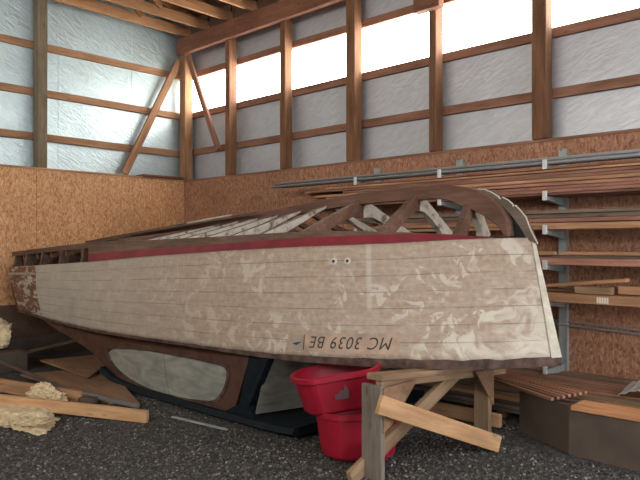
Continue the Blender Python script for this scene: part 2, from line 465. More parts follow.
# posts -------------------------------------------------------------
def post(x, y, w, d, mat, top, label, sub=None):
    o = beam('wooden_post', (x, y, 2.46), (x, y, top), w, d, mat, up=(0, 1, 0), bev=.006)
    return tag(o, label, 'post', 'posts standing against the barn walls')
HZ = 4.52     # underside of the header
names = {-7.50: 'reddish post beside the corner, second from the corner along the window wall',
         -6.315: 'reddish post standing third from the corner along the window wall',
         -5.11: 'thick reddish post, fourth from the corner along the window wall',
         -3.95: 'reddish post below the stub block under the header, its side lit golden',
         -2.72: 'rightmost reddish post of the window wall, its side lit golden'}
post(-8.615, 5.99, .15, .15, M['post_pale'], HZ, 'pale brown post standing in the corner of the two walls')
for x, lab in names.items():
    top = HZ if x < -6 else 5.0
    post(x + (.03 if x == -3.95 else .01), 6.0, {-7.50: .10, -6.315: .10, -5.11: .14, -3.95: .09, -2.72: .145}[x], .145, M['post'], top, lab)
post(XL + .13, 3.68, .14, .13, M['post_grey'], 5.5, 'grey weathered square post against the left foil wall')

# header along the window wall
tag(beam('header_beam', (-8.68, 5.90, 4.575), (XE, 5.90, 4.575), .08, .25, M['header']),
    'dark red timber header beam running over the window wall posts', 'beam')
tag(beam('beam_block', (-4.10, 5.875, 4.07), (-3.77, 5.875, 4.07), .10, .16, M['header']),
    'short dark timber block fixed high on a post in the window strip', 'block')

# girts -------------------------------------------------------------
for z, lab in ((2.895, 'lowest rough brown girt across the left foil wall'), (3.50, 'middle rough brown girt across the left foil wall'),
               (4.135, 'topmost rough brown girt across the left foil wall')):
    tag(beam('wall_girt', (XL + .024, YE, z), (XL + .024, YR - .06, z), .045, .10, M['girt'], warp=.004), lab, 'girt', 'girts on the left foil wall')
for z, lab in ((2.92, 'lowest reddish girt across the foil of the window wall'), (3.51, 'reddish sill girt just under the bright window strip'),
               (4.16, 'reddish girt just above the bright window strip')):
    tag(beam('wall_girt', (XL + .05, YR - .026, z), (XE, YR - .026, z), .045, .095, M['girt_dark'], warp=.003), lab, 'girt', 'girts on the window wall')
# braces
tag(beam('corner_brace', (XL + .12, 5.88, 4.36), (XL + .12, 4.93, 2.49), .045, .11, M['girt'], up=(0, 1, .4)),
    'diagonal brown brace on the left foil wall, rising to the corner', 'brace')
tag(beam('corner_brace', (-8.44, 5.90, 4.40), (-7.66, 5.90, 2.85), .045, .09, M['girt_dark'], up=(1, 0, .4)),
    'thin diagonal brace on the window wall, falling away from the corner', 'brace')

# translucent window strip, one panel per bay
edges = [XL + .01, -7.5, -6.315, -5.11, -3.95, -3.33, -2.72, -1.9, -.6, XE]
for i, (a, b) in enumerate(zip(edges[:-1], edges[1:])):
    mb = MB(); mb.box((a + .004, YR + .02, Z1 - .02), (b - .004, YR + .03, Z2 + .02))
    tag(build('window_%d' % (i + 1), mb, M['skypanel']), kind='structure')

# roof: deck and trusses
def roof_z(y): return 5.06 + (6.2 - y) * .30
mb = MB()
ys = [6.3, YE - .5]
mb.prism([(XL - .1, ys[0], roof_z(ys[0])), (XE + .5, ys[0], roof_z(ys[0])), (XE + .5, ys[1], roof_z(ys[1])), (XL - .1, ys[1], roof_z(ys[1]))], (0, 0, .05))
tag(build('ceiling', mb, M['roof']), kind='structure')
tx = [-8.50, -8.00, -7.44, -6.88, -6.32]
tl = ['roof truss hard against the top of the left foil wall', 'roof truss second out from the left foil wall',
      'roof truss third out from the left foil wall', 'roof truss fourth out from the left foil wall',
      'roof truss fifth out from the left foil wall, at the top edge of the view', 'roof truss farthest from the left foil wall']
for x, lab in zip(tx, tl):
    t = empty('roof_truss', (x, 5.9, 4.70), lab, 'roof truss', 'roof trusses over the barn')
    zb = 4.79
    beam('bottom_chord', (x, 6.1, zb), (x, YE + .3, zb), .045, .145, M['truss'], t)
    beam('top_chord', (x, 6.15, roof_z(6.15) - .08), (x, YE + .3, roof_z(YE + .3) - .08), .04, .13, M['truss'], t)
    for ya, yb in ((5.1, 4.3), (3.3, 4.3), (3.3, 2.2), (.9, 2.2), (.9, -.6)):
        up_first = ya in (4.3,)
        za, zbb = zb + .05, roof_z(yb) - .12
        beam('web', (x + .042, ya, za), (x + .042, yb, zbb), .035, .085, M['truss'], t, up=(0, 1, .3))
# blocking between truss ends above the header
for a, b in zip(tx[:-1], tx[1:]):
    tag(beam('truss_blocking', (a + .03, 5.99, 4.86), (b - .03, 5.99, 4.86), .04, .28, M['roof']),
        'dark blocking board set between the truss ends above the header beam', 'blocking', 'blocking boards above the header')

# ------------------------------------------------------------------ the boat
boat = empty('wooden_boat', (-5.0, CL, 0), 'old wooden cabin boat lying upside down on a sawhorse, worn off-white hull', 'boat')
sheer_w = pchip([(-8.11, 1.07), (-6.83, 1.13), (-5.91, 1.15), (-4.43, 1.13), (-3.75, 1.06), (-3.32, .95), (-2.64, .66), (-2.187, .37), (-1.95, .165), (-1.795, .0)])
sheer_z = pchip([(-8.11, .637), (-6.83, .604), (-5.91, .597), (-4.43, .622), (-3.75, .63), (-3.32, .636), (-2.64, .654), (-2.187, .668), (-1.795, .693)])
chine_w = pchip([(-8.386, 1.06), (-7.48, 1.075), (-6.25, 1.08), (-5.17, 1.05), (-4.33, 1.0), (-3.78, .93), (-3.27, .79), (-2.86, .6), (-2.51, .36), (-2.22, .17), (-1.986, 0)])
chine_z = pchip([(-8.386, 1.158), (-7.48, 1.205), (-6.25, 1.27), (-5.17, 1.341), (-4.33, 1.389), (-3.78, 1.417), (-3.27, 1.441), (-2.86, 1.457), (-2.51, 1.48), (-2.22, 1.495), (-1.986, 1.497)])
band_w = pchip([(-8.427, 1.02), (-7.3, 1.03), (-6.33, 1.04), (-5.25, 1.0), (-4.4, .95), (-3.86, .86), (-3.34, .72), (-2.92, .52), (-2.54, .315), (-2.232, .15)])
band_z = pchip([(-8.427, 1.346), (-7.3, 1.414), (-6.33, 1.462), (-5.25, 1.488), (-4.4, 1.511), (-3.86, 1.532), (-3.34, 1.551), (-2.92, 1.544), (-2.54, 1.525), (-2.232, 1.503)])
keel_z = pchip([(-8.4, 1.49), (-7.52, 1.55), (-5.665, 1.699), (-4.55, 1.789), (-3.6, 1.880), (-3.12, 1.905), (-2.83, 1.907), (-2.56, 1.887), (-2.395, 1.851), (-2.235, 1.777), (-2.08, 1.657), (-1.971, 1.50)])
SX, CX = (-8.11, -1.795), (-8.386, -1.986)
def hull_pt(t, v, side=-1):
    """t 0 stern .. 1 stem, v 0 sheer .. 1 chine"""
    xs = SX[0] + (SX[1] - SX[0]) * t; xc = CX[0] + (CX[1] - CX[0]) * t
    a = V3(xs, sheer_w(xs), sheer_z(xs)); b = V3(xc, chine_w(xc), chine_z(xc))
    p = a.lerp(b, v)
    p.y += .03 * math.sin(math.pi * v) * min(1, p.y / .4) * (1 if t < .75 else 1 - 2.2 * (t - .75) / .25)
    p.y = max(p.y, 0.0)
    return V3(p.x, CL + side * p.y, p.z)
def hull_n(t, v, side=-1):
    e = 1e-3
    du = hull_pt(min(t + e, 1), v, side) - hull_pt(max(t - e, 0), v, side)
    dv = hull_pt(t, min(v + e, 1), side) - hull_pt(t, max(v - e, 0), side)
    n = du.cross(dv).normalized()
    if n.y * side < 0: n = -n
    return n
NT, NV = 90, 21
ts = [1 - (1 - i / NT) ** 1.35 for i in range(NT + 1)]
def topside(side):
    mb = MB(); mb.uv = []
    for t in ts:
        for j in range(NV + 1):
            v = j / NV; mb.v.append(tuple(hull_pt(t, v, side))); mb.uv.append((t * 6.32, v * 7.0))
    for i in range(NT):
        for j in range(NV):
            a = i * (NV + 1) + j; mb.f.append((a, a + 1, a + NV + 2, a + NV + 1)); mb.mi.append(0)
    return mb
ho = build('topside_planking', topside(-1), M['hull'], boat, smooth=True); ho['label'] = 'off-white planked side facing the camera'
build('topside_planking', topside(1), M['hull'], boat, smooth=True)
for o, sgn in [(c, -1 if k == 0 else 1) for k, c in enumerate([c for c in boat.children if c.name.startswith('topside')])]:
    if sum(p.normal.y for p in o.data.polygons) * sgn < 0: o.data.flip_normals()
for o in [c for c in boat.children if c.name.startswith('topside')]:
    md = o.modifiers.new('thick', 'SOLIDIFY'); md.thickness = .02; md.offset = -1

# transom: up to the top of the white planking
mb = MB(); n = 12
a0, b0 = hull_pt(0, 0), hull_pt(0, 1); a1, b1 = hull_pt(0, 0, 1), hull_pt(0, 1, 1)
mb.prism([a0 + V3(.04, .02, 0), b0 + V3(.04, .02, 0), b1 + V3(.04, -.02, 0), a1 + V3(.04, -.02, 0)], (.03, 0, 0))
build('transom', mb, M['rail'], boat)

# chine plank with the remains of the red boot stripe
def red_frac(x): return pchip([(-6.4, .40), (-5.2, .45), (-4.4, .48), (-3.3, .60), (-2.9, .75), (-2.5, .95), (-2.2, 1.0)])(x)
def chine_plank(side):
    mb = MB(); n = 50
    xa, xb = -6.36, -2.225
    for k in range(n + 1):
        s = k / n; xb_ = xa + (xb - xa) * s
        xc = -6.28 + (-2.215 + 6.28) * s
        c = V3(xc, CL + side * (chine_w(xc) + .004), chine_z(xc)); b = V3(xb_, CL + side * (band_w(xb_) + .004), band_z(xb_))
        r = red_frac(xc); mid = c.lerp(b, r)
        inn = V3(0, -side * .05, 0)
        mb.v += [tuple(c), tuple(mid), tuple(b), tuple(b + inn), tuple(c + inn)]
    for k in range(n):
        o = k * 5
        for j in range(5):
            mb.f.append((o + j, o + (j + 1) % 5, o + 5 + (j + 1) % 5, o + 5 + j)); mb.mi.append(0 if j == 0 else 1)
    mb.f.append((0, 1, 2, 3, 4)); mb.mi.append(1); mb.f.append(tuple(n * 5 + j for j in (4, 3, 2, 1, 0))); mb.mi.append(1)
    return mb
p = build('chine_plank', chine_plank(-1), [M['redpaint'], M['bare']], boat); p['label'] = 'bare brown plank with a faded red stripe'
build('chine_plank', chine_plank(1), [M['redpaint'], M['bare']], boat)

# stern: open bays, a stringer carried on short timbers
def stringer(side):
    mb = MB(); path = [V3(-8.43 + 2.12 * k / 12, 0, 0) for k in range(13)]
    def sec(i, p):
        y = CL + side * band_w(p.x); z = band_z(p.x)
        return [V3(p.x, y - side * .0, z - .055), V3(p.x, y - side * .0, z), V3(p.x, y - side * .10, z + .01), V3(p.x, y - side * .10, z - .045)]
    mb.sweep(path, sec); return mb
for sd in (-1, 1): build('chine_stringer', stringer(sd), M['bare'], boat)
for x in (-8.36, -8.02, -7.56, -7.05, -6.52):
    for sd in (-1, 1):
        mb = MB(); y0 = CL + sd * (chine_w(x) - .005); y1 = CL + sd * (band_w(x) - .01); z0, z1 = chine_z(x) - .12, band_z(x) - .05
        mb.prism([(x, y0, z0), (x, y0 - sd * .07, z0), (x, y1 - sd * .07, z1), (x, y1, z1)], (.05, 0, 0))
        build('side_timber', mb, M['bare'], boat)
        mb = MB()     # knee behind it, dark wood painting in the bay's shade
        mb.prism([(x + .05, y1 - sd * .06, z1 + .03), (x + .05, y0 - sd * .08, z0 - .2), (x + .05, y1 - sd * .42, z1 + .06)], (.03, 0, 0))
        build('knee', mb, M['rail'], boat)

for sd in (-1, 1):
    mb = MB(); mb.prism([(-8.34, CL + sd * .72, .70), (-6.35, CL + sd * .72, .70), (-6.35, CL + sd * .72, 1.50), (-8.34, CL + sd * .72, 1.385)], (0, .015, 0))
    build('bay_shade_sheet', mb, M['painted_shade'], boat)  # dark sheets added inside to paint shade into the open stern bays
# bottom frames: a limb each side meeting under the keel
fx = [-8.15, -7.75, -7.36, -6.98, -6.6, -6.22, -5.85, -5.48, -5.15, -4.85, -4.56, -4.24, -3.92, -3.53, -2.95, -2.46]
for x in fx:
    fr = None
    for sd in (-1, 1):
        xb = min(x, -2.24)
        P = V3(x, CL + sd * (band_w(xb) - .03), band_z(xb) - .01); Q = V3(x, CL + sd * .02, keel_z(x) - .05)
        d = (Q - P); L = d.length; d.normalize(); nn = V3(0, 0, -1); nn = (nn - d * nn.dot(d)).normalized()
        bow = x > -3.7
        hs = [(0, .17), (.12, .125), (.3, .095), (.6, .09), (.8, .10), (1.0, .17)] if bow else [(0, .11), (.12, .095), (.3, .075), (.6, .05), (.8, .03), (1.0, .012)]
        pts = [P, Q] + [P + d * L * a + nn * h for a, h in reversed(hs)]
        pts[2] = V3(x, CL + sd * .0, pts[2].z)
        mb = MB(); th = .05
        mb.prism([p - V3(th / 2, 0, 0) for p in pts], (th, 0, 0))
        # bare outer edge: the face between P and Q
        bare = (bow and sd < 0) or (x < -4.0 and sd > 0) or x < -5.6  # far limbs aft go brown too, painting shade into the gaps
        o = build('bottom_frame', mb, [M['keel'] if bare else M['framepaint'], M['bare']], boat)
        for poly in o.data.polygons:
            nrm = poly.normal
            if abs(nrm.x) < .3 and nrm.z > .3: poly.material_index = 1

# keel, stem knee and the split forefoot plank
mb = MB()
kx = [-8.42 + (5.62) * i / 40 for i in range(41)]
def ksec(i, p):
    x = p.x; z = keel_z(x); dp = .05 + .055 * max(0, min(1, (x + 6.5) / 3.5)); wd = .05
    return [V3(x, CL - wd, z - dp), V3(x, CL - wd, z - .008), V3(x, CL - wd * .8, z), V3(x, CL + wd * .8, z), V3(x, CL + wd, z - .008), V3(x, CL + wd, z - dp)]
mb.sweep([V3(x, 0, 0) for x in kx], ksec)
build('keel', mb, M['keel'], boat)
outer = [(-2.80, 1.907), (-2.70, 1.904), (-2.56, 1.887), (-2.47, 1.872), (-2.40, 1.853)]
inner = [(-2.165, 1.503), (-2.219, 1.582), (-2.314, 1.649), (-2.42, 1.70), (-2.529, 1.738), (-2.60, 1.775), (-2.651, 1.789), (-2.80, 1.803)]
mid = [(-2.363, 1.835), (-2.29, 1.797), (-2.211, 1.733), (-2.15, 1.624), (-2.135, 1.505)]
mb = MB(); prof = outer + mid + inner
mb.prism([(x, CL - .07, z) for x, z in prof], (0, .10, 0))
build('stem_knee', mb, M['keel'], boat, bevel=.006)
# hollow behind the stem, its shade painted near-black; then the scalloped plank edge
edge = [(-2.40, 1.858), (-2.346, 1.852), (-2.29, 1.828), (-2.235, 1.793), (-2.222, 1.775), (-2.205, 1.787), (-2.16, 1.765), (-2.127, 1.734), (-2.122, 1.716), (-2.108, 1.727), (-2.07, 1.69), (-2.03, 1.642), (-1.993, 1.55), (-1.943, 1.455)]
inn = [(-2.02, 1.48), (-2.07, 1.565), (-2.13, 1.645), (-2.21, 1.725), (-2.30, 1.79), (-2.39, 1.845)]
mb = MB(); mb.prism([(x, CL + .035, z) for x, z in edge[:3] + [(-2.19, 1.752), (-2.09, 1.665), (-2.02, 1.57), (-1.985, 1.48)] + [(-2.17, 1.48), (-2.18, 1.60), (-2.26, 1.70), (-2.36, 1.80)]], (0, .03, 0))
build('shaded_hollow', mb, M['painted_shade'], boat)
mb = MB(); mb.prism([(x, CL - .02, z) for x, z in edge + inn], (0, .024, 0))
f = build('forefoot_plank', mb, M['forefoot'], boat, bevel=.004); f['label'] = 'grey split plank end with a scalloped edge'
mb = MB()
def esec(i, p):
    return [V3(p.x - .003, CL - .022, p.z - .003), V3(p.x + .003, CL - .022, p.z + .003), V3(p.x + .003, CL - .016, p.z + .003), V3(p.x - .003, CL - .016, p.z - .003)]
mb.sweep([V3(x, 0, z) for x, z in edge], esec)
build('painted_rim_light', mb, M['stempaint'], f, origin=WORLD[boat.name])  # added pale strip paints the window's backlight along the plank edge

# torn strips of bottom planking left beside the keel
for k, (xa, xb, off, dz) in enumerate(((-7.7, -5.9, .16, .0), (-7.2, -5.2, .09, .008), (-6.6, -5.0, .22, -.005), (-6.1, -4.7, .13, .004), (-7.9, -6.9, .3, -.01))):
    mb = MB(); path = [V3(xa + (xb - xa) * i / 14, 0, 0) for i in range(15)]
    def sec(i, p):
        x = p.x; s = i / 14; z0 = band_z(x); z1 = keel_z(x); b = band_w(x)
        y = off + .02 * math.sin(5 * s + k); wdt = (.012 if k % 2 else .035) * (1 - abs(2 * s - 1) ** 2.5) + .006
        z = lambda q: z1 + (z0 - z1) * q / b + .012 + dz + .02 * s
        return [V3(x, CL - y - wdt, z(y + wdt)), V3(x, CL - y + wdt, z(y - wdt)), V3(x, CL - y + wdt, z(y - wdt) - .014), V3(x, CL - y - wdt, z(y + wdt) - .014)]
    mb.sweep(path, sec); build('torn_plank', mb, M['stempaint'] if k == 1 else M['bare'], boat)

# stem band and rail
mb = MB()
def stem_sec(i, p):
    v = i / 16; wv = .05 - .035 * v
    tt = 1 - wv / 6.0
    q = hull_pt(1, v); n1 = hull_pt(1 - (.007 - .005 * v), v, -1); n2 = hull_pt(1 - (.007 - .005 * v), v, 1)
    f = V3(.012, 0, 0)
    return [n1 + V3(.008, -.006, 0), q + f, n2 + V3(.008, .006, 0), q - V3(.05, 0, 0)]
mb.sweep(list(range(17)), stem_sec)
build('stem', mb, M['stempaint'], boat)

def rail(side):
    mb = MB()
    tt = [1 - (1 - i / 60) ** 1.35 for i in range(61)]
    def sec(i, p):
        t = tt[i]; q = hull_pt(t, 0, side); x = q.x
        hgt = .016 + .04 * max(0, min(1, (x + 4.2) / 1.6)); jag = .012 * mnoise.noise(V3(x * 9, side * 3, 0))
        n = hull_n(min(t, .995), .02, side); n.z = 0
        if n.length > 0: n.normalize()
        if i == 60: n = V3(1, 0, 0)
        a = q + n * (.008 + jag); b = q - n * .05
        return [V3(a.x, a.y, q.z + .006 + jag), V3(a.x, a.y, q.z - hgt), V3(b.x, b.y, q.z - hgt), V3(b.x, b.y, q.z + .006)]
    mb.sweep(tt, sec); return mb
r1 = build('rub_rail', rail(-1), M['rail'], boat); r2 = build('rub_rail', rail(1), M['rail'], boat)
# deck (now the underside)
mb = MB()
for t in ts:
    a = hull_pt(t, 0, -1); b = hull_pt(t, 0, 1); mdp = (a + b) / 2
    mb.v += [(a.x, a.y + .02 if t < .99 else a.y, a.z - .005), (mdp.x, mdp.y, mdp.z - .02), (b.x, b.y - .02 if t < .99 else b.y, b.z - .005)]
for i in range(NT):
    o = i * 3; mb.f += [(o, o + 1, o + 4, o + 3), (o + 1, o + 2, o + 5, o + 4)]; mb.mi += [0, 0]
dk = build('deck', mb, M['rail'], boat)
md = dk.modifiers.new('thick', 'SOLIDIFY'); md.thickness = .018; md.offset = 1

# spray strake at the stern, through-hull fittings, lettering
mb = MB()
path = [(.0 + .125 * i / 10, .835 - .004 * i / 10) for i in range(11)]
def ssec(i, p):
    t, v = p; q = hull_pt(t, v); n = hull_n(max(t, .002), v); up = V3(0, 0, .016)
    return [q - up, q - up + n * .022, q + up + n * .022, q + up]
mb.sweep(path, ssec); build('spray_strake', mb, M['decal'], boat)

def hull_xy(xw, v):
    """stem-ward parameter for world x at height v"""
    lo, hi = 0.0, 1.0
    for _ in range(40):
        m_ = (lo + hi) / 2
        if hull_pt(m_, v).x < xw: lo = m_
        else: hi = m_
    return lo
for xw, v in ((-3.15, .85), (-3.055, .85)):
    t = hull_xy(xw, v); q = hull_pt(t, v); n = hull_n(t, v); a = n.cross(V3(0, 0, 1)).normalized(); b = a.cross(n)
    mb = MB(); rings = [(.026, .001), (.024, .008), (.012, .011), (.009, .004), (.004, .003)]
    prev = None
    for r, h in rings:
        o = len(mb.v); mb.v += [tuple(q + n * h + (a * math.cos(k * math.pi / 8) + b * math.sin(k * math.pi / 8)) * r) for k in range(16)]
        if prev is not None:
            for k in range(16): mb.f.append((prev + k, prev + (k + 1) % 16, o + (k + 1) % 16, o + k)); mb.mi.append(1 if r < .012 else 0)
        prev = o
    mb.f.append(tuple(prev + k for k in range(16))); mb.mi.append(1)
    build('hull_fitting', mb, [M['white'], M['ink']], boat, smooth=False)

def on_hull(x, v, lift): 
    t = hull_xy(x, v); return hull_pt(t, v) + hull_n(t, v) * lift
def patch(x0, x1, v0, v1, lift, n=14, mv=3):
    mb = MB()
    for i in range(n + 1):
        for j in range(mv + 1):
            mb.v.append(tuple(on_hull(x0 + (x1 - x0) * i / n, v0 + (v1 - v0) * j / mv, lift)))
    for i in range(n):
        for j in range(mv):
            a = i * (mv + 1) + j; mb.f.append((a, a + 1, a + mv + 2, a + mv + 1)); mb.mi.append(0)
    return mb
TX1, TX0 = -2.70, -3.255       # M end, E end
build('lettering_panel', patch(-3.42, -2.655, .045, .215, .0025), M['varnish'], boat)
cu = bpy.data.curves.new('reg', 'FONT'); cu.body = 'MC 3039 BE'; cu.size = 1; cu.offset = .0; cu.space_character = 1.12; cu.shear = .22
to = bpy.data.objects.new('reg_tmp', cu); COL.objects.link(to)
bpy.context.view_layer.update()
dg = bpy.context.evaluated_depsgraph_get()
tm = bpy.data.meshes.new_from_object(to.evaluated_get(dg))
bpy.data.objects.remove(to)
xs = [v.co.x for v in tm.vertices]; ys_ = [v.co.y for v in tm.vertices]
x0, x1, y0, y1 = min(xs), max(xs), min(ys_), max(ys_)
mb = MB()
for v in tm.vertices:
    a = (v.co.x - x0) / (x1 - x0); h = (v.co.y - y0) / (y1 - y0)
    mb.v.append(tuple(on_hull(TX1 + (TX0 - TX1) * a, .185 - .105 * h, .0055)))
mb.f = [tuple(p.vertices) for p in tm.polygons]; mb.mi = [0] * len(mb.f)
reg = build('registration_number', mb, M['ink'], boat, fix=False); reg['label'] = 'black letters MC 3039 BE, upside down'
st = build('registration_sticker', patch(-3.405, -3.30, .06, .195, .005, 4, 2), M['decal'], boat)
mb = MB(); mb.add([on_hull(-3.385, .115, .008), on_hull(-3.31, .135, .008), on_hull(-3.35, .098, .008)], [(0, 1, 2)])
mb.add([on_hull(-3.297, .06, .008), on_hull(-3.290, .06, .008), on_hull(-3.290, .195, .008), on_hull(-3.297, .195, .008)], [(0, 1, 2, 3)])
build('sticker_mark', mb, M['ink'], st, origin=WORLD[boat.name] + V3(0, 0, 0), fix=False)

# cabin, upside down under the deck --------------------------------------
prof = [(-7.6, .575), (-7.2, .47), (-6.811, .40), (-6.424, .306), (-6.167, .192), (-5.944, .105), (-5.655, .06), (-5.296, .035), (-4.965, .03), (-4.512, .04), (-4.21, .075), (-4.06, .15), (-3.80, .60)]
win = [(-6.105, .343), (-6.075, .275), (-6.004, .213), (-5.88, .155), (-5.749, .115), (-5.56, .08), (-5.383, .062), (-5.17, .054), (-4.965, .055), (-4.74, .068), (-4.512, .093), (-4.40, .11), (-4.304, .145), (-4.22, .205), (-4.158, .277), (-4.105, .37), (-4.09, .434), (-4.115, .465), (-4.171, .475), (-4.40, .48), (-4.658, .482), (-4.97, .478), (-5.296, .468), (-5.6, .45), (-5.885, .425), (-6.03, .395), (-6.085, .37)]
def cab_y(z): return 3.235 + .09 * (.6 - z) / .6        # leans inboard towards the roof
def ring_panel(outer, inner, y_off, th):
    """plate with a hole: outer resampled by angle about the hole's centre"""
    cx = sum(p[0] for p in inner) / len(inner); cz = sum(p[1] for p in inner) / len(inner)
    def hit(poly, ang):
        dx, dz = math.cos(ang), math.sin(ang); best = None
        for (ax, az), (bx, bz) in zip(poly, poly[1:] + poly[:1]):
            ex, ez = bx - ax, bz - az; den = dx * ez - dz * ex
            if abs(den) < 1e-9: continue
            s = ((ax - cx) * ez - (az - cz) * ex) / den; u = ((ax - cx) * dz - (az - cz) * dx) / den
            if s > 0 and -1e-6 <= u <= 1 + 1e-6 and (best is None or s > best): best = s
        return (cx + dx * best, cz + dz * best)
    angs = set()
    for poly in (outer, inner):
        for px_, pz_ in poly: angs.add(math.atan2(pz_ - cz, px_ - cx))
    angs = sorted(angs); n = len(angs)
    mb = MB()
    for th_ in (0, th):
        for poly in (outer, inner):
            for a in angs:
                x, z = hit(poly, a); mb.v.append((x, cab_y(z) + y_off + th_, z))
    O0, I0, O1, I1 = 0, n, 2 * n, 3 * n
    for k in range(n):
        q = (k + 1) % n
        mb.f += [(O0 + k, O0 + q, I0 + q, I0 + k), (O1 + k, I1 + k, I1 + q, O1 + q), (O0 + k, O1 + k, O1 + q, O0 + q), (I0 + k, I0 + q, I1 + q, I1 + k)]
        mb.mi += [0] * 4
    return mb
top_closed = prof + [(-5.5, .60)]
cab = build('cabin_side', ring_panel(top_closed, win, 0, .03), M['cabin'], boat)
ccx = sum(p[0] for p in win) / len(win); ccz = sum(p[1] for p in win) / len(win)
win_in = [(ccx + (x - ccx) * .972, ccz + (z - ccz) * .93) for x, z in win]
build('window_trim', ring_panel([(ccx + (x - ccx) * 1.012, ccz + (z - ccz) * 1.03) for x, z in win], win_in, -.008, .03), M['rail'], cab, origin=WORLD[boat.name])
def pane(lo, hi, yo):
    poly = win_in; mb = MB()
    def clip(poly, x, keep_less):
        out = []
        for (ax, az), (bx, bz) in zip(poly, poly[1:] + poly[:1]):
            ina = (ax <= x) == keep_less; inb = (bx <= x) == keep_less
            if ina: out.append((ax, az))
            if ina != inb:
                s = (x - ax) / (bx - ax); out.append((x, az + (bz - az) * s))
        return out
    if hi is not None: poly = clip(poly, hi, True)
    if lo is not None: poly = clip(poly, lo, False)
    mb.prism([(x, cab_y(z) + .012 + yo, z) for x, z in poly], (0, .005, 0)); return mb
for lo, hi, yo in ((None, -5.06, .0), (-5.10, None, .008)):
    build('window_pane', pane(lo, hi, yo), M['glass'], cab, origin=WORLD[boat.name])
# far cabin side (plain)
mb = MB(); mb.prism([(x, 2 * CL - cab_y(z) - .03, z) for x, z in top_closed], (0, .03, 0)); build('cabin_side', mb, M['cabin'], boat)
# roof: a dark rounded edge that follows the bottom of the cabin sides
rp = [(-6.22, .12), (-6.02, .055), (-5.70, .02), (-5.296, .012), (-4.9, .012), (-4.4, .016), (-4.0, .02), (-3.55, .03), (-3.35, .05)]
mb = MB()
def rsec(i, p):
    x, z = p
    return [V3(x, 3.27, z + .06), V3(x, 3.25, z + .02), V3(x, 3.30, z - .008), V3(x, CL, max(z - .02, .002)), V3(x, 2 * CL - 3.30, z - .008), V3(x, 2 * CL - 3.25, z + .02), V3(x, 2 * CL - 3.27, z + .06)]
mb.sweep(rp, rsec); build('cabin_roof', mb, M['navy'], boat, bevel=0)
# windscreen pillar and glass
mb = MB(); mb.prism([(-3.80, 3.225, .60), (-4.02, 3.305, .16), (-4.30, 3.325, .05), (-3.86, 3.325, .05), (-3.90, 3.305, .17), (-3.58, 3.225, .60)], (0, .07, 0)); build('windscreen_pillar', mb, M['navy'], boat)
mb = MB(); mb.prism([(-3.66, 3.29, .58), (-3.88, 3.36, .10), (-3.62, CL, .10), (-3.42, CL, .58)], (-.006, 0, 0)); build('windscreen', mb, M['glass'], boat)
mb = MB(); mb.prism([(-3.66, 2*CL-3.29, .58), (-3.88, 2*CL-3.36, .10), (-3.62, CL, .10), (-3.42, CL, .58)], (-.006, 0, 0)); build('windscreen', mb, M['glass'], boat)

# ------------------------------------------------------------------ sawhorse under the bow
SXh = -2.49
sh = empty('sawhorse', (SXh, 3.75, 0), 'rough timber sawhorse holding up the bow of the upturned boat', 'sawhorse')
l = beam('leg', (SXh, 3.11, 0), (SXh, 3.11, .585), .04, .155, M['worn_grey'], sh, up=(1, 0, 0)); l['label'] = 'grey weathered near leg'
beam('leg', (SXh + .02, 4.42, 0), (SXh + .02, 4.42, .455), .05, .125, M['sawhorse'], sh, up=(1, 0, 0))
beam('beam', (SXh + .0, 3.12, .630), (SXh + .0, 4.80, .475), .12, .04, M['sawhorse'], sh)
beam('beam', (SXh + .02, 3.14, .588), (SXh + .02, 4.75, .438), .05, .045, M['sawhorse'], sh)
for ya, yb, s in ((3.13, 3.42, 1), (4.38, 4.15, -1)):
    mb = MB()
    if s > 0: mb.prism([(SXh + .07, 3.105, .575), (SXh + .07, 3.46, .575), (SXh + .07, 3.18, .33), (SXh + .07, 3.105, .30)], (.018, 0, 0))
    else: mb.prism([(SXh + .07, 4.47, .50), (SXh + .07, 4.20, .52), (SXh + .07, 4.47, .22)], (.018, 0, 0))
    build('gusset', mb, M['ply'], sh)
b1 = beam('brace', (SXh + .115, 3.02, .50), (SXh + .30, 4.14, .05), .035, .115, M['fresh'], sh); b1['label'] = 'fresh orange board nailed across the legs'
beam('brace', (SXh - .07, 2.97, .02), (SXh - .07, 4.28, .52), .04, .10, M['sawhorse'], sh)
tag(beam('loose_plank', (-3.1, 4.50, .105), (-2.36, 4.50, .105), .04, .10, M['fir'], endcut=.0), 'short fir plank end poking out behind the far sawhorse leg', 'plank')

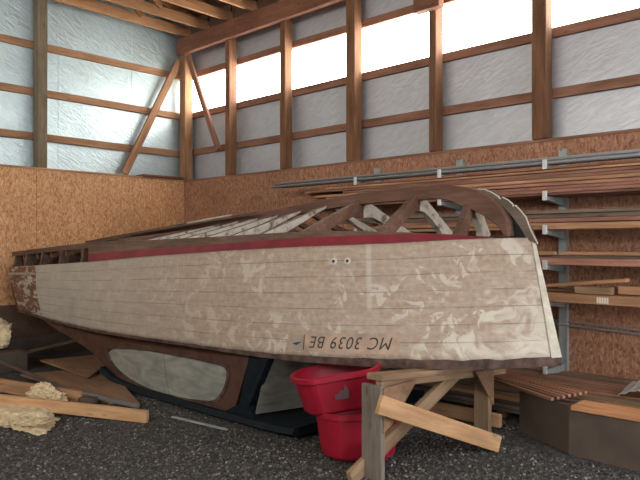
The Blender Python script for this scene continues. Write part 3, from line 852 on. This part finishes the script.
# ------------------------------------------------------------------ red tubs
def tub(name, loc, tilt, label, torn, H_=.37):
    root = empty(name, loc, label, 'tub', 'red tubs under the boat')
    r0, r1, n = .255, .30, 48
    flat_a = math.radians(-40)                      # side with the flat panel
    def rad(r, a):
        d = math.cos(a - flat_a); lim = .80 * r
        return min(r, lim / d) if d > .05 else r
    def ring(r, z, grow=0): return [V3((rad(r, a) + grow) * math.cos(a), (rad(r, a) + grow) * math.sin(a), z) for a in [2 * math.pi * k / n for k in range(n)]]
    R = Matrix.Rotation(tilt[0], 4, 'X') @ Matrix.Rotation(tilt[1], 4, 'Y')
    def lathe(rings, caps):
        mb = MB(); o = []
        for r in rings: o.append(len(mb.v)); mb.v += [tuple(Vector(loc) + (R @ p)) for p in r]
        for a, b in zip(o[:-1], o[1:]):
            for k in range(n): mb.f.append((a + k, a + (k + 1) % n, b + (k + 1) % n, b + k)); mb.mi.append(0)
        if caps:
            mb.f.append(tuple(o[0] + k for k in range(n))); mb.mi.append(0); mb.f.append(tuple(o[-1] + k for k in range(n))); mb.mi.append(0)
        else:
            for k in range(n): mb.f.append((o[-1] + k, o[-1] + (k + 1) % n, o[0] + (k + 1) % n, o[0] + k)); mb.mi.append(0)
        return mb
    build('body', lathe([ring(r0 - .02, 0), ring(r0, .02), ring((r0 + r1) / 2, H_ / 2), ring(r1, H_ - .01), ring(r1 - .008, H_ - .01), ring(r0 - .01, .03)], True), M['red'], root)
    build('rim', lathe([ring(r1, H_ - .04, .0), ring(r1, H_ - .035, .018), ring(r1, H_ - .004, .02), ring(r1, H_ + .004, .006), ring(r1, H_, -.008), ring(r1, H_ - .04, -.006)], False), M['red'], root)
    if torn:
        mb = MB(); a = V3(math.cos(flat_a), math.sin(flat_a), 0); s = V3(-a.y, a.x, 0)
        out = [(-.05, .10), (.04, .095), (.045, .15), (.025, .19), (.012, .15), (-.01, .16), (-.03, .13), (-.05, .135)]
        sl = (r1 - r0) / H_
        pts = [a * (.80 * (r0 + sl * z) + .004) + s * u + V3(0, 0, z) for u, z in out]
        mb.prism([Vector(loc) + (R @ p) for p in pts], R @ (a * .002)); lb = build('label_scrap', mb, M['label'], root); lb['label'] = 'torn grey remains of a label'
    return root
tub('red_tub', (-2.86, 3.41, 0.012), (math.radians(-2), math.radians(-2)), 'lower red plastic tub standing on the gravel under the bow', False, .31)
tub('red_tub', (-2.965, 3.345, .325), (math.radians(5), math.radians(-7)), 'upper red plastic tub with a torn label, nested in another tub', True, .262)

# ------------------------------------------------------------------ lumber rack on the window wall
UX = [-4.63, -3.535, -2.447]
ul = ['grey steel rack upright farthest left on the window wall', 'grey steel rack upright in the middle of the three', 'grey steel rack upright at the right, beyond the bow']
AZ = [2.15, 1.875, 1.575, 1.265, .945, .345]
for x, lab in zip(UX, ul):
    u = empty('rack_upright', (x, OR - .03, 0), lab, 'rack upright', 'uprights of the lumber rack')
    mb = MB()
    mb.box((x - .038, OR - .012, .0), (x + .038, OR, 2.33)); mb.box((x - .038, OR - .05, .0), (x - .026, OR - .012, 2.33)); mb.box((x + .026, OR - .05, .0), (x + .038, OR - .012, 2.33))
    mb.box((x - .03, OR - .046, 0), (x + .03, OR - .040, 2.31))
    build('upright', mb, M['steel'], u)
    for z in AZ:
        mb = MB(); y0, y1 = OR - .05, 5.475
        mb.prism([(x - .018, y0, z), (x - .018, y1, z), (x - .018, y1, z - .035), (x - .018, y0, z - .075)], (.036, 0, 0))
        a = build('arm', mb, M['steel'], u)
        mb = MB(); mb.box((x - .022, y1 - .012, z - .04), (x + .022, y1, z + .045)); e = build('end_cap', mb, M['cap'], a, origin=WORLD[u.name], bevel=.004)

# pipes on the top arms
k = 0
for (y, z, xa) in ((5.505, 2.168, -6.05), (5.545, 2.168, -5.95), (5.585, 2.168, -5.9), (5.525, 2.203, -6.0), (5.565, 2.203, -5.2)):
    mb = MB(); mb.tube([(xa, y, z), (-.4, y, z)], .0165, 10)
    tag(build('metal_conduit', mb, M['pipe'], origin=(xa, y, z), smooth=True), 'grey metal conduit lying on the top arms of the rack', 'pipe', 'conduits on the top rack arms')

def board(x0, x1, y, z, w, h, mat, label, group, name='cedar_board', dy=0, dz=0, warp=.003):
    o = beam(name, (x0, y, z + h / 2), (x1, y + dy, z + h / 2 + dz), w, h, M[mat], warp=warp, bev=.003)
    return tag(o, label, 'board', group)
# second level: tall stack
g2 = 'boards stacked on the second rack level'; l2 = 'thin reddish board in the tall stack just below the conduits'
rr = random.Random(3)
z = 1.878
for i in range(9):
    h = rr.choice((.019, .022, .025, .028))
    if z + h > 2.14: break
    for c, y in enumerate((5.545, 5.69, 5.835)):
        if c and i % 3 == 2: continue
        xa = -5.85 + rr.random() * .9 + i * .03; 
        board(xa, -.5 + rr.random() * .3, y + rr.uniform(-.012, .012), z, .128, h, rr.choice(('cedar', 'cedar', 'cedar', 'cedar', 'fir')), l2, g2)
    z += h + .0035
g3 = 'boards stacked on the third rack level'; l3 = 'reddish board stacked on the third rack level, right above the bow keel'
z = 1.578
for i in range(5):
    h = rr.choice((.022, .026, .03, .034))
    for c, y in enumerate((5.545, 5.69, 5.835)):
        if c and i % 2: continue
        board(-5.2 + rr.random() * .9, -.5 + rr.random() * .3, y + rr.uniform(-.012, .012), z, .128, h, ('grey_board' if i > 2 else rr.choice(('cedar', 'fir'))), l3, g3)
    z += h + .0035
g4 = 'boards stacked on the fourth rack level'; l4 = 'reddish board on the fourth rack level, beside the bow'
for y, h in ((5.545, .06), (5.69, .05), (5.83, .05)):
    board(-5.0 + rr.random() * .4, -.5, y, 1.268, .12, h, 'cedar', l4, g4)
board(-4.2, -.5, 5.60, 1.332, .13, .022, 'grey_board', 'dark grey thin board on the fourth rack level, over reddish boards', None)
board(-4.0, -2.37, 5.52, 1.358, .05, .03, 'fresh', 'pale short batten with its end just past the bow', None)
board(-2.33, -.5, 5.57, 1.358, .10, .028, 'fir', 'pale fir board behind the batten on the fourth rack level', None)
g5 = 'thick planks on the fifth rack level'; l5 = 'thick fir plank on the fifth rack level, to the right of the stem'
p5 = board(-4.4, -.4, 5.545, .948, .13, .078, 'fir', 'thick front fir plank with a pale tag, on the fifth rack level', None, 'fir_plank')
for y in (5.69, 5.83): board(-4.3, -.5, y, .948, .13, .075, 'fir', l5, g5, 'fir_plank')
mb = MB()
for i in range(5): mb.box((-2.005 + i * .020, 5.4785, .958), (-1.990 + i * .020, 5.4815, 1.008))
tg = build('paper_tag', mb, M['tag'], None, origin=(-1.95, 5.48, .98))
tg.parent = p5; tg.matrix_basis = p5.matrix_world.inverted() @ Matrix.Translation((-1.95, 5.48, .98))
board(-2.75, -1.78, 5.60, 1.035, .09, .03, 'fir', 'loose slanting board lying on top of the thick fir planks', None, 'loose_board', dz=.105, dy=-.05, warp=0)
board(-2.20, -1.90, 5.545, 1.03, .09, .06, 'sawhorse', 'short wood offcut lying on the thick fir planks', None, 'wood_offcut', warp=0)
board(-1.88, -.5, 5.66, 1.03, .09, .07, 'fir', 'fir plank at the right edge on top of the thick planks', None, 'fir_plank')
board(-2.75, -2.2, 5.68, 1.03, .10, .02, 'fir', 'flat thin board under the slanting one, behind the stem', None, 'loose_board', warp=0)
# thin rods
for y, z, z2 in ((5.878, .735, .69), (5.86, .70, .665)):
    mb = MB(); mb.tube([(-3.9, y, z + .04), (-2.4, y, z), (-.5, y, z2 - .03)], .009, 8)
    tag(build('metal_rod', mb, M['pipe'], origin=(-3.9, y, z), smooth=True), 'thin grey rod leaning along the particle board near the right upright', 'rod', 'rods along the window wall')

# ------------------------------------------------------------------ lumber lying on the ground behind the sawhorse
gl = 'boards in the ground stack along the window wall'; ll = 'brown board in the long stack lying on the ground by the window wall'
rr = random.Random(11)
# bearers first
for x in (-4.6, -3.6, -2.6, -1.2):
    tag(beam('bearer', (x, 4.95, .03), (x, 5.88, .03), .08, .06, M['grey_board']), 'short bearer under the long ground stack of boards', 'bearer', 'bearers under the ground stack')
for x in (-4.0, -1.8):
    tag(beam('bearer', (x, 5.10, .131), (x, 5.66, .131), .14, .26, M['grey_board']), 'block inside the long ground stack, holding up its middle boards', 'bearer', 'blocks inside the ground stack')
z = .062
lay = 0
while z < .285:
    h = rr.choice((.024, .028, .034))
    y = 4.92 if lay < 7 else 4.98
    while y < 5.84:
        wd = rr.choice((.09, .13, .14))
        if y + wd > 5.885: wd = 5.885 - y
        front = y < 5.06
        top = z + h >= .262
        if front or top or y > 5.7:
            board(-4.9 + rr.random() * .7, -.7 + rr.random() * .5, y + wd / 2, z, wd - .008, h, rr.choice(('cedar', 'fir', 'cedar', 'grey_board')) if not top else rr.choice(('grey_board', 'sawhorse', 'sawhorse', 'cedar')), ll, gl, dy=rr.uniform(-.01, .01))
        y += wd
    z += h + .004; lay += 1
ztop = z
# stack in front behind the plywood sides
gl2 = 'boards behind the dark plywood sides'; ll2 = 'brown board in the low stack right behind the dark plywood sheets'
z = .002
while z < .27:
    h = rr.choice((.03, .036))
    y = 4.45
    while y < 4.86:
        if True:
            board(-1.74 + (.0), -.3, y + .065, z, .125, h, rr.choice(('cedar', 'sawhorse', 'fir')), ll2, gl2)
        y += .135
    z += h + .003
board(-1.77, -.2, 4.47, .322, .22, .032, 'orange', 'bright orange plank lying on the edge of the dark plywood box', None, 'orange_plank')
# fanned strips
gs = 'strips fanned out across the ground stack'; lsx = 'thin strip fanned slantwise from the sawhorse towards the plywood box'
for i in range(7):
    o = beam('wood_strip', (-2.95, 5.00 + .03 * i, .335 + .002 * i), (-1.93 + .02 * i, 4.44 + .05 * i, .352 + .003 * i), .022, .022, M['cedar' if i % 3 else 'fir'], bev=.002)
    tag(o, lsx, 'strip', gs)
# plywood sheets standing in front
mb = MB(); mb.prism([(-1.80, 4.40, 0), (-.6, 4.34, 0), (-.6, 4.34, .345), (-1.80, 4.40, .350)], (.0, .018, 0))
tag(build('plywood_sheet', mb, M['ply_dark'], origin=(-1.2, 4.37, 0), bevel=.002), 'dark plywood sheet on edge below the orange plank, at the right', 'plywood sheet')
mb = MB(); mb.prism([(-2.30, 4.68, .0), (-1.81, 4.425, .0), (-1.81, 4.425, .335), (-2.30, 4.68, .315)], (.008, .016, 0))
tag(build('plywood_sheet', mb, M['ply_dark'], origin=(-2.05, 4.55, 0), bevel=.002), 'dark plywood sheet on edge, angled back towards the sawhorse', 'plywood sheet')
# corrugated scrap at the right edge
mb = MB()
for i in range(9):
    pass
path = [V3(-1.70 + .03 * i, 0, 0) for i in range(30)]
def wsec(i, p):
    zz = .325 + (.012 if i % 2 else 0) + .055 * min(1, i / 4)
    return [V3(p.x, 5.05, zz - .02), V3(p.x, 5.32, zz + .03), V3(p.x, 5.32, zz + .035), V3(p.x, 5.05, zz - .015)]
mb.sweep(path, wsec)
tag(build('corrugated_scrap', mb, M['alu'], origin=(-1.3, 5.2, .38)), 'pale corrugated scrap lying on the ground stack at the right edge', 'scrap')

# ------------------------------------------------------------------ clutter at the left
tag(beam('long_plank', (-6.6, 1.64, .15), (-4.60, 2.83, .05), .045, .10, M['fresh']), 'long orange plank on edge on the gravel, in front of the insulation', 'plank')
tag(beam('long_plank', (-7.6, 2.05, .10), (-5.50, 2.70, .075), .05, .12, M['fir']), 'brown plank on edge behind the yellow insulation', 'plank')
tag(beam('stone_block', (-5.49, 2.72, .045), (-5.36, 2.76, .045), .09, .09, M['ply_dark']), 'small dark block at the end of the brown plank', 'block')
tag(beam('metal_bar', (-5.75, 2.86, .045), (-5.02, 2.99, .03), .04, .03, M['pipe']), 'grey metal bar lying beside the cabin window', 'bar')
def sheet(pts, th, mat, name, label, cat):
    mb = MB(); mb.prism(pts, (0, 0, th)); o = build(name, mb, mat, origin=pts[0], bevel=.002); return tag(o, label, cat)
sheet([(-6.95, 2.75, .06), (-5.35, 2.90, .012), (-5.10, 3.06, .012), (-6.6, 3.55, .08)], .018, M['ply'], 'plywood_offcut', 'brown plywood sheet lying on the ground left of the cabin', 'plywood sheet')
sheet([(-7.4, 3.15, .10), (-6.2, 3.12, .085), (-6.5, 3.5, .12), (-7.1, 3.7, .13)], .018, M['ply'], 'plywood_offcut', 'small brown board lying behind the larger plywood sheet, under the stern', 'board')
tag(beam('dark_stick', (-7.9, 2.66, .20), (-5.9, 2.78, .07), .03, .03, M['ply_dark']), 'thin dark stick slanting over the plywood at the left', 'stick')
tag(beam('long_pole', (-8.25, 3.05, .05), (-8.05, 4.1, .22), .035, .035, M['grey_board']), 'pale thin pole lying behind the stern near the wall', 'pole')
tag(beam('support_post', (-7.6, 3.62, 0), (-7.6, 3.62, .585), .13, .13, M['rail']), 'dark short post propping up the stern', 'post')
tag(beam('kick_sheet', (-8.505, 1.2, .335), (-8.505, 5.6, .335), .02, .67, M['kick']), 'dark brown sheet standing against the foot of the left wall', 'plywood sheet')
tag(beam('dark_plank', (-8.35, 2.6, .13), (-8.35, 5.2, .13), .04, .26, M['ply_dark']), 'dark wide plank standing on edge along the left wall', 'plank')
tag(beam('dark_crate', (-8.2, 2.80, .11), (-7.5, 2.86, .11), .4, .22, M['ply_dark']), 'dark low crate at the left edge under the insulation clump', 'crate')
def fluff(name, c, size, label, seed, sub=5, amp=.45):
    bm = bmesh.new(); bmesh.ops.create_icosphere(bm, subdivisions=sub, radius=1)
    for v in bm.verts:
        p = v.co.copy(); q = p * 1.6 + V3(seed, 0, 0)
        r = 1 + amp * mnoise.noise(q) + amp * .7 * abs(mnoise.noise(q * 2.7)) + .16 * mnoise.noise(q * 6) + .03 * mnoise.noise(q * 17)
        v.co = V3(p.x * size[0] * r, p.y * size[1] * r, max(p.z * size[2] * r, -size[2] * .8))
    lo = min(v.co.z for v in bm.verts)
    me = bpy.data.meshes.new(name)
    for v in bm.verts: v.co.z -= lo
    bm.to_mesh(me); bm.free(); me.materials.append(M['fluff'])
    o = bpy.data.objects.new(name, me); COL.objects.link(o); o.location = c
    return tag(o, label, 'insulation')
fluff('insulation_clump', (-5.42, 2.15, .0), (.46, .17, .05), 'yellow glass wool clump on the gravel, under the orange plank', 3)
fluff('insulation_clump', (-5.72, 2.50, .0), (.30, .09, .10), 'yellow glass wool clump between the two planks at the left', 9)
fluff('insulation_clump', (-7.9, 2.80, .22), (.2, .2, .19), 'yellow glass wool clump at the left edge, on the dark crate', 5)
tag(beam('metal_strip', (-4.55, 3.03, .02), (-3.95, 3.13, .012), .03, .012, M['steel']), 'thin pale metal strip on the gravel under the cabin', 'strip')

# ------------------------------------------------------------------ light, world, camera
wd = bpy.data.worlds.new('daylight'); scn.world = wd; wd.use_nodes = True
bg = wd.node_tree.nodes['Background']; bg.inputs[0].default_value = (.93, .96, 1.0, 1); bg.inputs[1].default_value = 4.4
cam = bpy.data.cameras.new('camera'); co = bpy.data.objects.new('camera', cam); COL.objects.link(co)
cam.sensor_width = 36; cam.lens = 36.11; cam.clip_start = .05
co.location = (0, 0, 1.46)
co.rotation_euler = (math.pi / 2 + .0047, 0, math.atan2(.6871, .7266))
scn.camera = co
vs = scn.view_settings
vs.view_transform = 'Standard'; vs.look = 'None'; vs.gamma = 1; vs.use_curve_mapping = False
vs.exposure = 0.28
